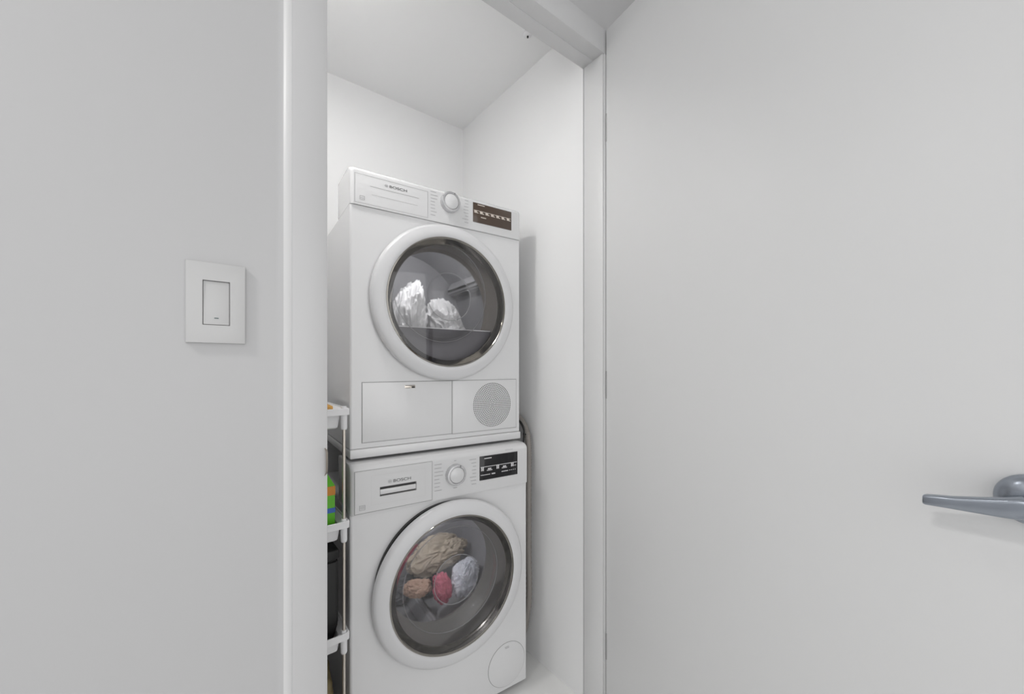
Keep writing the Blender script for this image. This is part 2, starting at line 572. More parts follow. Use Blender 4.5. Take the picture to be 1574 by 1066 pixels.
# a brown wooden wardrobe stands behind the camera and shows only as a reflection
wd = empty('wardrobe', (2.1, -2.35, 0))
tag(wd, 'tall brown wooden wardrobe at the far end of the hall', 'wardrobe')
boxo('carcass', (-0.5, 0.55, -0.22, 0.20, 0, 2.3), M['wood'], wd, bevel=0.004)
for k in range(3):
    dd = boxo('wardrobe_door', (-0.48 + k * 0.34, -0.48 + k * 0.34 + 0.33, 0.20, 0.222, 0.06, 2.27), M['wood'], wd, bevel=0.003)
    boxo('pull', (-0.48 + k * 0.34 + 0.29, -0.48 + k * 0.34 + 0.305, 0.222, 0.25, 1.0, 1.2), M['steel'], dd, bevel=0.003)


# ------------------------------------------------------------------ the machines
def bosch_mark(parent, u, z, w_, d, m, h=0.0078):
    """armature-in-ring emblem followed by the lettering"""
    r = h * 0.62
    bm = bmesh.new()
    n = 32
    def annulus(cu, cz, r0, r1, a0=0, a1=2 * PI):
        k0 = None
        prev = None
        for i in range(n + 1):
            a = a0 + (a1 - a0) * i / n
            A = bm.verts.new((cu + r0 * math.cos(a), d, cz + r0 * math.sin(a)))
            B = bm.verts.new((cu + r1 * math.cos(a), d, cz + r1 * math.sin(a)))
            if prev:
                bm.faces.new((prev[0], A, B, prev[1]))
            prev = (A, B)
    cu, cz = u + r, z + h / 2
    annulus(cu, cz, r, r * 0.86)
    annulus(cu, cz, r * 0.66, r * 0.5, 2.1, 4.2)
    annulus(cu, cz, r * 0.66, r * 0.5, -1.05, 1.05)
    quad(bm, cu - r * 0.36, cu - r * 0.2, cz - r * 0.6, cz + r * 0.6, d)
    quad(bm, cu + r * 0.2, cu + r * 0.36, cz - r * 0.6, cz + r * 0.6, d)
    quad(bm, cu - r * 0.2, cu + r * 0.2, cz - r * 0.09, cz + r * 0.09, d)
    link('emblem', bm, M['print'], parent)
    text_part('lettering', 'BOSCH', u + 2.9 * r, z, h, d, m, parent, bold=0.01, width=w_ - 2.9 * r)


def program_marks(parent, u0l, u1l, u0r, u1r, z0, z1, d, rows):
    bm = bmesh.new()
    for k in range(rows):
        z = z1 - (z1 - z0) * k / (rows - 1)
        L1 = random.uniform(0.014, 0.03)
        quad(bm, u0l, min(u0l + L1, u1l), z - 0.0008, z + 0.0008, d)
        L2 = random.uniform(0.012, 0.026)
        quad(bm, max(u1r - L2, u0r), u1r, z - 0.0008, z + 0.0008, d)
    o = link('program_marks', bm, M['print'], parent)
    o['kind'] = 'stuff'
    return o


def disc_quadface(bm, cu, cz, r, d, n=6):
    bm.faces.new([bm.verts.new((cu + r * math.cos(2 * PI * k / n), d, cz + r * math.sin(2 * PI * k / n))) for k in range(n)])


W = 0.598


def cabinet(parent, z0, z1, cu, cz, hole, depth):
    bm = bmesh.new()
    box(bm, 0, W, 0, depth, z0, z1)
    bmesh.ops.bevel(bm, geom=[x for x in bm.edges if abs(x.verts[0].co.z - x.verts[1].co.z) > 0.1], offset=0.007, segments=4, profile=0.5, affect='EDGES')
    front = max((f for f in bm.faces if f.normal.y < -0.99 or abs(f.calc_center_median().y) < 1e-5), key=lambda f: f.calc_area())
    bmesh.ops.delete(bm, geom=[front], context='FACES')
    e = 0.007
    rect_ring_front(bm, e, W - e, z0, z1, 0.0, cu, cz, hole)
    # faces on the left, right, top and back share one enamel
    return link('cabinet', bm, M['enamel'], parent, smooth=True)


def control_panel(parent, z0, z1, top_round=0.014, fd=-0.010, hole=None):
    """front fascia, its top edge rounded back, corners rounded in plan"""
    bm = bmesh.new()
    nz = 7
    prof = [(fd, z0)]
    for k in range(nz + 1):
        a = PI / 2 * k / nz
        prof.append((fd + top_round * (1 - math.cos(a)) * 1.6, z1 - top_round + top_round * math.sin(a)))
    prof.append((0.16, z1))
    # in plan: rounded at both ends
    rc = 0.012
    us = [(0.0, rc)] + [(rc - rc * math.cos(PI / 2 * k / 5), rc - rc * math.sin(PI / 2 * k / 5)) for k in range(1, 6)]
    plan = us + [(W - u, y) for u, y in us[::-1]]
    rows = []
    for d, z in prof:
        rows.append([bm.verts.new((u, max(d, d + y if d < 0.1 else d), z)) for u, y in plan])
    for A, B in zip(rows[:-1], rows[1:]):
        for i in range(len(plan) - 1):
            bm.faces.new((A[i], A[i + 1], B[i + 1], B[i]))
    if hole:
        big = max((f for f in bm.faces), key=lambda f: f.calc_area() if all(abs(v.co.y - rows[0][len(us) + 0].co.y) < 1e-4 for v in f.verts) else 0)
        a_, b_, c_, d_ = min(v.co.x for v in big.verts), max(v.co.x for v in big.verts), min(v.co.z for v in big.verts), max(v.co.z for v in big.verts)
        yy = big.verts[0].co.y
        bmesh.ops.delete(bm, geom=[big], context='FACES_ONLY')
        h0, h1, k0, k1 = hole
        quad(bm, a_, h0, c_, d_, yy)
        quad(bm, h1, b_, c_, d_, yy)
        quad(bm, h0, h1, c_, k0, yy)
        quad(bm, h0, h1, k1, d_, yy)
    # ends, bottom and back
    back = 0.16
    for idx in (0, len(plan) - 1):
        f = [r[idx] for r in rows]
        p = bm.verts.new((plan[idx][0], back, z0))
        bm.faces.new(f + [p])
    lowv = rows[0]
    p0 = bm.verts.new((0, back, z0)); p1 = bm.verts.new((W, back, z0))
    bm.faces.new(lowv + [p1, p0])
    bmesh.ops.remove_doubles(bm, verts=bm.verts[:], dist=1e-5)
    return link('control_panel', bm, M['panel'], parent, smooth=True)


def dial(parent, u, z, d, r=0.028):
    bm = bmesh.new()
    lathe(bm, [(r * 1.02, d + 0.001), (r * 1.02, d - 0.012), (r * 0.97, d - 0.016), (r * 0.80, d - 0.0165), (r * 0.76, d - 0.014)], u, z, n=48)
    k = link('dial', bm, M['knobring'], parent, smooth=True)
    bm = bmesh.new()
    lathe(bm, [(r * 0.76, d - 0.012), (r * 0.74, d - 0.0155), (r * 0.68, d - 0.017), (0, d - 0.0175)], u, z, n=48)
    tag(link('dial_cap', bm, M['panel'], k, smooth=True), 'white dial cap')
    bm = bmesh.new()
    a = math.radians(68)
    box(bm, -0.0012, 0.0012, d - 0.0172, d - 0.012, r * 0.80, r * 0.98)
    Rm = Matrix.Rotation(-(a - PI / 2) * -1, 4, 'Y')
    for v in bm.verts:
        v.co = Matrix.Rotation(PI / 2 - a, 4, 'Y') @ v.co
        v.co.x += u
        v.co.z += z
    tag(link('dial_pointer', bm, M['printd'], k), 'dark pointer mark')
    return k


def porthole(parent, cu, cz, ring_r, glass_r, hand_gap, bowl_rim, bowl_end, bowl_depth, bowl_off=(0, 0), end_off=(0, 0)):
    # black gap behind the ring
    bm = bmesh.new()
    lathe(bm, [(glass_r, -0.001), (ring_r - 0.006, -0.001), (ring_r - 0.006, -0.016), (glass_r, -0.016)], cu, cz, n=96, closed=True)
    door = bm
    d = link('door', door, M['black'] if hand_gap else M['seal'], parent, smooth=True)
    g = 0.012 if hand_gap else 0.004
    bm = bmesh.new()
    rr, gr = ring_r, glass_r
    lathe(bm, [(gr + 0.002, -g), (rr - 0.004, -g), (rr, -g - 0.004), (rr, -g - 0.012), (rr - 0.003, -g - 0.019), (rr - 0.010, -g - 0.024),
               (gr + 0.016, -g - 0.0285), (gr + 0.006, -g - 0.029), (gr + 0.002, -g - 0.0275)], cu, cz, n=128, closed=True)
    link('door_ring', bm, M['ring'], d, smooth=True)
    fd = -g - 0.026
    # dark chrome bezel round the glass
    bm = bmesh.new()
    lathe(bm, [(gr + 0.003, fd), (gr + 0.001, fd - 0.003), (gr - 0.002, fd - 0.003), (gr - 0.004, fd), (gr - 0.018, fd + 0.010), (gr - 0.020, fd + 0.014), (gr + 0.003, fd + 0.014)], cu, cz, n=128, closed=True)
    link('bezel', bm, M['chrome'], d, smooth=True)
    # outer glass, gently domed
    bm = bmesh.new()
    r2 = gr - 0.003
    lathe(bm, [(0, fd - 0.010), (r2 * 0.2, fd - 0.0096), (r2 * 0.4, fd - 0.0084), (r2 * 0.6, fd - 0.0064), (r2 * 0.8, fd - 0.0037), (r2 * 0.95, fd - 0.0008), (r2, fd + 0.0003)], cu, cz, n=96)
    link('glass_pane', bm, M['glass'], d, smooth=True)
    # inner glass bowl
    bm = bmesh.new()
    n = 96
    rings = []
    bp = [(bowl_rim + 0.004, 0.0), (bowl_rim, -0.004), (bowl_rim - 0.004, 0.0), (bowl_rim - 0.010, 0.010)]
    for k in range(1, 6):
        t = k / 5
        bp.append((bowl_rim - 0.010 + (bowl_end - bowl_rim + 0.010) * t, 0.010 + (bowl_depth - 0.010) * (t ** 0.7)))
    bp += [(bowl_end - 0.004, bowl_depth + 0.002), (bowl_end - 0.010, bowl_depth - 0.001)]
    for r, dd_ in bp:
        t = max(0.0, min(1.0, dd_ / bowl_depth))
        ox = bowl_off[0] * (1 - t) + end_off[0] * t
        oz = bowl_off[1] * (1 - t) + end_off[1] * t
        rings.append([bm.verts.new((cu + ox + r * math.cos(2 * PI * i / n), fd + 0.016 + dd_, cz + oz + r * math.sin(2 * PI * i / n))) for i in range(n)])
    for A, B in zip(rings[:-1], rings[1:]):
        for i in range(n):
            bm.faces.new((A[i], A[(i + 1) % n], B[(i + 1) % n], B[i]))
    bm.faces.new(rings[-1])
    bw = link('glass_bowl', bm, M['bowl'], d, smooth=True)
    for nm, rr_, off_, dp_ in (('bowl_rim', bowl_rim, bowl_off, 0.0), ('bowl_end_ring', bowl_end, end_off, bowl_depth)):  # solid rings painting the light caught by the bowl edges
        bm = bmesh.new()
        y_ = fd + 0.016 + dp_
        lathe(bm, [(rr_ + 0.0011 * math.cos(q * PI / 3), y_ + 0.0011 * math.sin(q * PI / 3)) for q in range(6)], cu + off_[0], cz + off_[1], n=96, closed=True)
        link(nm, bm, M['rimglint'], d, smooth=True)
    return d, fd


LIFT = [math.radians(q) for q in (150, 270, 30)]


def interior(parent, cu, cz, hole, mouth, fdepth, drum_r, drum_len, drum_m, funnel_m, fd):
    bm = bmesh.new()
    lathe(bm, [(hole, fd + 0.016), (hole, 0.012), (mouth + 0.01, fdepth - 0.01), (mouth, fdepth), (mouth + 0.004, fdepth + 0.012)], cu, cz, n=72)
    link('funnel', bm, funnel_m, parent, smooth=True)
    bm = bmesh.new()
    lathe(bm, [(mouth + 0.003, fdepth + 0.010), (drum_r, fdepth + 0.022), (drum_r, fdepth + 0.022 + drum_len), (0.07, fdepth + 0.03 + drum_len), (0, fdepth + 0.03 + drum_len)], cu, cz, n=72)
    dm = link('drum', bm, drum_m, parent, smooth=True)
    la, lr = math.radians(112), drum_r - 0.022  # lamp added in each drum to brighten the laundry
    lu, lz, ly = cu + lr * math.cos(la), cz + lr * math.sin(la), fdepth + 0.038
    bm = bmesh.new()
    lathe(bm, [(0.0, ly - 0.016), (0.012, ly - 0.016), (0.012, ly - 0.012), (0.009, ly - 0.009), (0, ly - 0.008)], lu, lz, n=20)
    link('added_drum_lamp', bm, M['lampglow'], dm, smooth=True)
    pl = bpy.data.lights.new('added_drum_light', 'POINT')
    pl.energy = DRUM_W
    pl.shadow_soft_size = 0.008
    po = bpy.data.objects.new('added_drum_light', pl)
    COL.objects.link(po)
    po.parent = dm
    po.location = (lu, ly + 0.006, lz)
    for k in range(3):
        a = LIFT[k]
        bm = bmesh.new()
        y0, y1 = fdepth + 0.04, fdepth + drum_len
        ca, sa = math.cos(a), math.sin(a)
        tx, tz = -sa, ca
        pts = []
        for y in (y0, y1):
            for rr, ww in ((drum_r, 0.035), (drum_r - 0.04, 0.010)):
                for sgn in (-1, 1):
                    pts.append(bm.verts.new((cu + ca * rr + tx * ww * sgn, y, cz + sa * rr + tz * ww * sgn)))
        A = pts[:4]; B = pts[4:]
        for f in ((A[0], A[1], A[3], A[2]), (B[0], B[1], B[3], B[2]), (A[2], A[3], B[3], B[2]), (A[0], A[2], B[2], B[0]), (A[1], A[3], B[3], B[1]), (A[0], A[1], B[1], B[0])):
            bm.faces.new(f)
        bmesh.ops.bevel(bm, geom=bm.edges[:], offset=0.006, segments=2, affect='EDGES')
        link('drum_lifter', bm, drum_m, dm, smooth=True)
    return dm


# ---- dryer (upper)
DZ = 0.868
dry = empty('tumble_dryer', (0.3293, 1.1786, DZ), -0.0589)
tag(dry, 'upper white front-loading tumble dryer with a display painted with its brown reflection and white laundry inside', 'dryer')
DCU, DCZ = 0.303, 1.341 - DZ
cabinet(dry, 0.028, 0.7322, DCU, DCZ, 0.200, 0.52)
boxo('plinth', (-0.0005, W + 0.0005, -0.005, 0.52, 0.0, 0.0265), M['enamel'], dry, bevel=0.004)
cp = control_panel(dry, 0.7330, 0.845, 0.017, -0.005)
F = -0.005 - 0.0006
d_, fd = porthole(dry, DCU, DCZ, 0.251, 0.2065, False, 0.160, 0.080, 0.040, (-0.022, 0.032), (0.022, 0.028))
interior(dry, DCU, DCZ, 0.200, 0.185, 0.075, 0.262, 0.33, M['drum'], M['funnel'], fd)
# flat lint-filter housing that closes the bottom of the opening
bm = bmesh.new()
zc = -0.083
r = 0.196
h0 = math.asin(zc / r)
arc = []
for k in range(25):
    a = PI - h0 + (PI + 2 * h0) * k / 24
    arc.append((DCU + r * math.cos(a), DCZ + r * math.sin(a)))
A = [bm.verts.new((u, 0.014, z)) for u, z in arc]
B = [bm.verts.new((u, 0.072, z)) for u, z in arc]
bm.faces.new(A)
bm.faces.new(B)
for i in range(len(arc)):
    j = (i + 1) % len(arc)
    bm.faces.new((A[i], A[j], B[j], B[i]))
lf = link('filter_housing', bm, M['lip'], dry)
u0 = DCU - math.sqrt(r * r - zc * zc)
boxo('housing_edge', (u0 + 0.004, 2 * DCU - u0 - 0.004, 0.010, 0.022, DCZ + zc - 0.001, DCZ + zc + 0.0025), M['white_plastic'], lf, bevel=0.0008)
# service flap and vent cover
fl = boxo('service_flap', (0.0345, 0.3195, -0.0022, 0.002, 0.0445, 0.2185), M['enamel'], dry, bevel=0.0009)
bm = bmesh.new()
frame_outline(bm, 0.0325, 0.3215, 0.0425, 0.2205, -0.0004, 0.0018)
link('flap_gap', bm, M['groove'], dry)
bm = bmesh.new()
box(bm, 0.160, 0.194, -0.0027, 0.0, 0.1985, 0.2085, bevel=0.0008)
fh = link('flap_handle', bm, M['steel'], fl, smooth=True)
bm = bmesh.new()
box(bm, 0.182, 0.1925, -0.0032, -0.002, 0.1995, 0.2045)
box(bm, 0.162, 0.192, -0.0032, -0.002, 0.2062, 0.2080)
box(bm, 0.162, 0.176, -0.0032, -0.002, 0.1995, 0.2005)
tag(link('handle_slot', bm, M['black'], fl), 'dark handle slot')
vc = boxo('vent_cover', (0.3225, 0.5795, -0.0020, 0.002, 0.0435, 0.2185), M['enamel'], dry, bevel=0.0009)
bm = bmesh.new()
frame_outline(bm, 0.3207, 0.5813, 0.0415, 0.2205, -0.00035, 0.0016)
link('cover_gap', bm, M['groove'], dry)
bm = bmesh.new()
VU, VZ = 0.4775, 0.9995 - DZ
for k in range(13):
    rr = 0.0755 * k / 12
    m = max(1, 6 * k)
    for j in range(m):
        a = 2 * PI * j / m
        disc_quadface(bm, VU + rr * math.cos(a), VZ + rr * math.sin(a), 0.0021, -0.00225)
vh = link('vent_holes', bm, M['hole'], vc)
vh['kind'] = 'stuff'
bm = bmesh.new()
lathe(bm, [(0.0795, -0.0020), (0.0785, -0.0023), (0.0775, -0.0020)], VU, VZ, n=64)
link('vent_rim', bm, M['enamel'], vc, smooth=True)
# fascia: left blank drawer front, dial, display
bm = bmesh.new()
frame_outline(bm, 0.012, 0.2345, 0.7385, 0.822, F, 0.0009)
link('fascia_groove', bm, M['groove'], cp)
bm = bmesh.new()
quad(bm, 0.055, 0.205, 0.7925, 0.7937, F)
quad(bm, 0.060, 0.200, 0.7690, 0.7698, F)
link('fascia_line', bm, M['groove'], cp)
bm = bmesh.new()
frame_outline(bm, 0.026, 0.040, 0.748, 0.760, F, 0.0012)
quad(bm, 0.028, 0.038, 0.7525, 0.7537, F)
link('label_sticker', bm, M['print'], cp)
bosch_mark(cp, 0.098, 0.8025, 0.068, F, M['printd'])
dial(cp, 0.310, 1.6715 - DZ, -0.005, 0.0325)
program_marks(cp, 0.2435, 0.275, 0.350, 0.380, 0.752, 0.826, F, 8)
dp = boxo('display', (0.3975, 0.556, -0.0062, -0.003, 0.7605, 0.8275), M['dispreflect'], cp, bevel=0.0008)
bm = bmesh.new()
D2 = -0.0064
quad(bm, 0.415, 0.443, 0.8205, 0.8235, D2)
quad(bm, 0.400, 0.5535, 0.8005, 0.8020, D2)
for k in range(7):
    uu = 0.402 + k * 0.0222
    quad(bm, uu, uu + 0.011, 0.7925, 0.8005, D2)
    quad(bm, uu + 0.011, uu + 0.0165, 0.7925, 0.7950, D2)
quad(bm, 0.428, 0.449, 0.7795, 0.7825, D2)
ma = link('display_marks', bm, M['printc'], dp)
ma['kind'] = 'stuff'

# ---- washer (lower)
was = empty('washing_machine', (0.3167, 1.1316, 0.0), -0.0726)
tag(was, 'lower white front-loading washing machine with a black display, under the dryer', 'washing machine')
WCU, WCZ = 0.306, 0.463
cabinet(was, 0.020, 0.7218, WCU, WCZ, 0.200, 0.53)
for fu, fy in ((0.045, 0.05), (W - 0.045, 0.05), (0.045, 0.48), (W - 0.045, 0.48)):
    bm = bmesh.new()
    lathe(bm, [(0, 0.0), (0.022, 0.0), (0.023, 0.006), (0.019, 0.012), (0.010, 0.014), (0.010, 0.022), (0, 0.022)], fu, fy, n=24, axis='z')
    link('foot', bm, M['seal'], was, smooth=True)
bm = bmesh.new()
rows = []
for k in range(33):
    t_ = k / 32
    a = math.radians(84 + 88 * t_)
    ro = 0.240 + 0.0150 * math.sin(PI * t_) ** 0.45
    rows.append([bm.verts.new((WCU + q * math.cos(a), y, WCZ + q * math.sin(a))) for q, y in ((0.236, -0.0006), (ro, -0.0006), (ro, -0.0115), (0.236, -0.0115))])
for A, B in zip(rows[:-1], rows[1:]):
    for k in range(4):
        bm.faces.new((A[k], A[(k + 1) % 4], B[(k + 1) % 4], B[k]))
bm.faces.new(rows[0]); bm.faces.new(rows[-1])
tag(link('finger_recess', bm, M['black'], was, smooth=True), 'black finger gap behind the door ring')
wp = control_panel(was, 0.7230, 0.8605, 0.018, -0.009, hole=(0.078, 0.185, 0.766, 0.7925))
F = -0.009 - 0.0006
D2 = -0.0104
d_, fd = porthole(was, WCU, WCZ, 0.2525, 0.2075, True, 0.160, 0.080, 0.070, (-0.006, 0.010), (0.040, -0.036))
interior(was, WCU, WCZ, 0.200, 0.175, 0.085, 0.245, 0.30, M['drumd'], M['seal'], fd)
# detergent drawer with its grip recess
dw0, dw1, dz0, dz1 = 0.0105, 0.2345, 0.7275, 0.8435
g0, g1, h0_, h1_ = 0.078, 0.185, 0.766, 0.7925
bm = bmesh.new()
FD = -0.0110
o4 = [(dw0, dz0), (dw1, dz0), (dw1, dz1), (dw0, dz1)]
i4 = [(g0, h0_), (g1, h0_), (g1, h1_), (g0, h1_)]
cu_, cz_ = (dw0 + dw1) / 2, (dz0 + dz1) / 2
def lp(pts, y, ins=0.0):
    cx = sum(p[0] for p in pts) / 4; cy = sum(p[1] for p in pts) / 4
    return [bm.verts.new((px + math.copysign(ins, cx - px), y, pz + math.copysign(ins, cy - pz))) for px, pz in pts]
L = [lp(o4, -0.006), lp(o4, FD + 0.001), lp(o4, FD, 0.001), lp(i4, FD), lp(i4, FD + 0.014)]
for A, B in zip(L[:-1], L[1:]):
    for k in range(4):
        bm.faces.new((A[k], A[(k + 1) % 4], B[(k + 1) % 4], B[k]))
bm.faces.new(L[-1])
dr = link('detergent_drawer', bm, M['panel'], was, smooth=False)
bm = bmesh.new()
frame_outline(bm, dw0 - 0.0016, dw1 + 0.0016, dz0 - 0.0016, dz1 + 0.0016, F, 0.0022)
link('drawer_gap', bm, M['groove'], was)
boxo('slot_shade_back', (g0, g1, FD + 0.0115, FD + 0.0135, h0_, h1_), M['slot'], dr)  # dark backing paints the shade inside the shallow slot
gp = boxo('drawer_grip', (g0 + 0.001, g1 - 0.001, FD + 0.0005, FD + 0.006, h0_ + 0.0045, h1_ - 0.0075), M['panel'], dr, bevel=0.0015)
bm = bmesh.new()
frame_outline(bm, 0.054, 0.212, 0.745, 0.828, FD - 0.0002, 0.0006)
link('inset_line', bm, M['switch'], dr)
bosch_mark(dr, 0.101, 0.8005, 0.067, FD - 0.0004, M['printd'], h=0.0085)
bm = bmesh.new()
frame_outline(bm, 0.022, 0.038, 0.7365, 0.7500, FD - 0.0003, 0.0012)
quad(bm, 0.024, 0.036, 0.7412, 0.7424, FD - 0.0003)
quad(bm, 0.024, 0.036, 0.7450, 0.7462, FD - 0.0003)
link('label_sticker', bm, M['print'], dr)
dial(wp, 0.3125, 0.7935, -0.009, 0.0325)
program_marks(wp, 0.2425, 0.274, 0.356, 0.388, 0.752, 0.832, F, 8)
bm = bmesh.new()
quad(bm, 0.309, 0.316, 0.8355, 0.8375, F)
quad(bm, 0.306, 0.319, 0.7500, 0.7520, F)
quad(bm, 0.500, 0.532, 0.8475, 0.8487, F + 0.0002)
link('dial_marks', bm, M['print'], wp)['kind'] = 'stuff'
dp = boxo('display', (0.4005, 0.5515, -0.0102, -0.007, 0.7585, 0.8380), M['dispblack'], wp, bevel=0.0008)
bm = bmesh.new()
quad(bm, 0.418, 0.446, 0.8280, 0.8310, D2)
quad(bm, 0.404, 0.548, 0.8010, 0.8028, D2)
for k in range(5):
    uu = 0.406 + k * 0.0295
    if k % 2 == 0:
        quad(bm, uu, uu + 0.004, 0.7890, 0.8010, D2)
        quad(bm, uu + 0.006, uu + 0.010, 0.7890, 0.8010, D2)
        quad(bm, uu, uu + 0.010, 0.7930, 0.7950, D2)
    else:
        quad(bm, uu - 0.008, uu + 0.013, 0.7880, 0.7905, D2)
        quad(bm, uu - 0.004, uu + 0.009, 0.7920, 0.7960, D2)
quad(bm, 0.526, 0.545, 0.7905, 0.7925, D2)
quad(bm, 0.404, 0.440, 0.7745, 0.7765, D2)
quad(bm, 0.446, 0.460, 0.7740, 0.7775, D2)
quad(bm, 0.485, 0.512, 0.7760, 0.7785, D2)
for k in range(4):
    quad(bm, 0.516 + k * 0.0075, 0.5205 + k * 0.0075, 0.7768, 0.7785, D2)
ma = link('display_marks', bm, M['printl'], dp)
ma['kind'] = 'stuff'
# round pump-filter flap
bm = bmesh.new()
lathe(bm, [(0.074, 0.0), (0.0735, -0.0016), (0.0725, -0.002), (0, -0.002)], 0.513, 0.105, n=64)
pf = link('filter_flap', bm, M['enamel'], was, smooth=True)
bm = bmesh.new()
lathe(bm, [(0.0752, -0.0003), (0.0738, -0.0003)], 0.513, 0.105, n=64)
link('flap_gap', bm, M['groove'], was)
bm = bmesh.new()
quad(bm, 0.503, 0.520, 0.1655, 0.1672, -0.0024)
quad(bm, 0.506, 0.522, 0.1608, 0.1625, -0.0024)
link('flap_mark', bm, M['print'], pf)


# ------------------------------------------------------------------ laundry
def garment(name, root, drum, cu, dep, cz, su, sd, sz, seed, m, label, cat, rot=0.0, fold=0.30):
    bm = bmesh.new()
    bmesh.ops.create_icosphere(bm, subdivisions=6, radius=1.0)
    off = Vector((seed * 3.7, seed * 1.3, seed * 2.1))
    for v in bm.verts:
        p = v.co.copy()
        wob = Vector((noise.noise(p * 1.7 + off), noise.noise(p * 1.7 - off), noise.noise(p * 1.7 + off * 2))) * 0.6
        n1 = noise.noise(p * 1.5 + off)
        n2 = 1 - abs(noise.noise((p + wob) * 2.4 + off * 2)) * 3
        n3 = 1 - abs(noise.noise(Vector((p.x * 5.5, p.y * 3.0, p.z * 2.0)) + wob * 3 + off * 3)) * 3
        k = 1 + fold * (0.8 * n1 + 0.42 * n2 + 0.26 * n3)
        v.co = Vector((p.x * su, p.y * sd, p.z * sz)) * k
    if rot:
        bmesh.ops.rotate(bm, verts=bm.verts[:], cent=(0, 0, 0), matrix=Matrix.Rotation(rot, 3, 'Y'))
    # cloth lies inside the drum: nothing reaches through its wall
    ax, az, rmax, dmin = drum
    for v in bm.verts:
        x, z = v.co.x + cu - ax, v.co.z + cz - az
        r = math.hypot(x, z)
        ang = math.atan2(z, x)
        rlim = rmax
        for la in LIFT:
            if math.cos(ang - la) > 0 and abs(r * math.sin(ang - la)) < 0.046:
                rlim = rmax - 0.046
        if r > rlim:
            v.co.x += x * (rlim / r - 1)
            v.co.z += z * (rlim / r - 1)
        v.co.y = max(v.co.y, dmin - dep)
    o = link(name, bm, m, smooth=True)
    rz = root.rotation_euler.z
    c, s = math.cos(rz), math.sin(rz)
    o.location = (root.location.x + cu * c - dep * s, root.location.y + cu * s + dep * c, root.location.z + cz)
    o.rotation_euler = (0, 0, rz)
    tag(o, label, cat)
    return o


DD = (DCU, DCZ, 0.256, 0.105)
WD = (WCU, WCZ, 0.239, 0.115)
garment('white_sheet', dry, DD, 0.253, 0.235, 0.405, 0.053, 0.085, 0.160, 1.0, M['cloth_w'],
        'crumpled white sheet rising at the left inside the dryer drum', 'laundry', rot=0.10)
garment('white_towel', dry, DD, 0.400, 0.205, 0.380, 0.064, 0.085, 0.135, 5.0, M['cloth_w'],
        'bunched white towel at the right of the dryer laundry pile', 'laundry', rot=-0.25)
garment('beige_garment', was, WD, 0.385, 0.300, 0.400, 0.108, 0.042, 0.060, 2.0, M['cloth_b'],
        'beige garment draped highest in the washing machine drum', 'laundry', rot=-0.15)
garment('pale_blue_garment', was, WD, 0.440, 0.175, 0.350, 0.046, 0.036, 0.064, 3.0, M['cloth_l'],
        'pale bluish white garment at the centre of the washing machine window', 'laundry', rot=0.35)
garment('pink_garment', was, WD, 0.345, 0.165, 0.345, 0.030, 0.032, 0.050, 8.0, M['cloth_p'],
        'pink garment squeezed low in the washing machine drum', 'laundry', rot=-0.2)
garment('tan_garment', was, WD, 0.272, 0.210, 0.345, 0.048, 0.030, 0.026, 6.0, M['cloth_t'],
        'tan garment at the lower left inside the washing machine', 'laundry', rot=0.1)
garment('grey_garment', was, WD, 0.310, 0.350, 0.270, 0.120, 0.035, 0.045, 9.0, M['cloth_g'],
        'dark grey garment at the bottom of the washing machine drum', 'laundry')

# ------------------------------------------------------------------ hoses at the right of the machines
bm = bmesh.new()
pts = spline([(1.003, 1.55, 0.97), (1.001, 1.40, 0.985), (0.997, 1.28, 0.950), (0.992, 1.205, 0.912), (0.990, 1.172, 0.850), (0.990, 1.169, 0.70), (0.988, 1.167, 0.45), (0.990, 1.172, 0.20), (1.0, 1.26, 0.03), (1.0, 1.5, 0.02)], 26)
tube(bm, pts, 0.0105, n=14, ripple=0.0014)
ho = link('drain_hose', bm, M['hose'], smooth=True)
tag(ho, 'grey brown ribbed drain hose hanging beside the right wall', 'hose')
bm = bmesh.new()
lathe(bm, [(0.0125, 0.868), (0.0135, 0.868), (0.0135, 0.876), (0.0125, 0.876)], 0.990, 1.182, n=20, axis='z', closed=True)
tag(link('hose_clamp', bm, M['black'], ho, smooth=True), 'dark hose clamp')
bm = bmesh.new()
pts = spline([(0.985, 1.50, 0.93), (0.970, 1.30, 0.945), (0.962, 1.192, 0.925), (0.9655, 1.168, 0.895), (0.964, 1.166, 0.86), (0.958, 1.166, 0.80), (0.956, 1.17, 0.55), (0.957, 1.17, 0.25), (0.966, 1.25, 0.02), (0.985, 1.5, 0.012)], 12)
tube(bm, pts, 0.0036, n=10)
tag(link('power_cord', bm, M['black'], smooth=True), 'thin black cord curving down close to the machines', 'cord')

# ------------------------------------------------------------------ the storage cart at the left
CX0, CX1, CY0, CY1 = 0.108, 0.3085, 1.100, 1.520
cart = empty('storage_cart', ((CX0 + CX1) / 2, (CY0 + CY1) / 2, 0), 0)
tag(cart, 'slim white plastic storage cart on steel poles left of the machines', 'cart')
cw, cd = (CX1 - CX0) / 2, (CY1 - CY0) / 2


def rrect(hx, hy, r, n=4):
    out = []
    for sx, sy, a0 in ((1, 1, 0), (-1, 1, PI / 2), (-1, -1, PI), (1, -1, 3 * PI / 2)):
        for k in range(n + 1):
            a = a0 + PI / 2 * k / n
            out.append((sx * (hx - r) + r * math.cos(a), sy * (hy - r) + r * math.sin(a)))
    return out


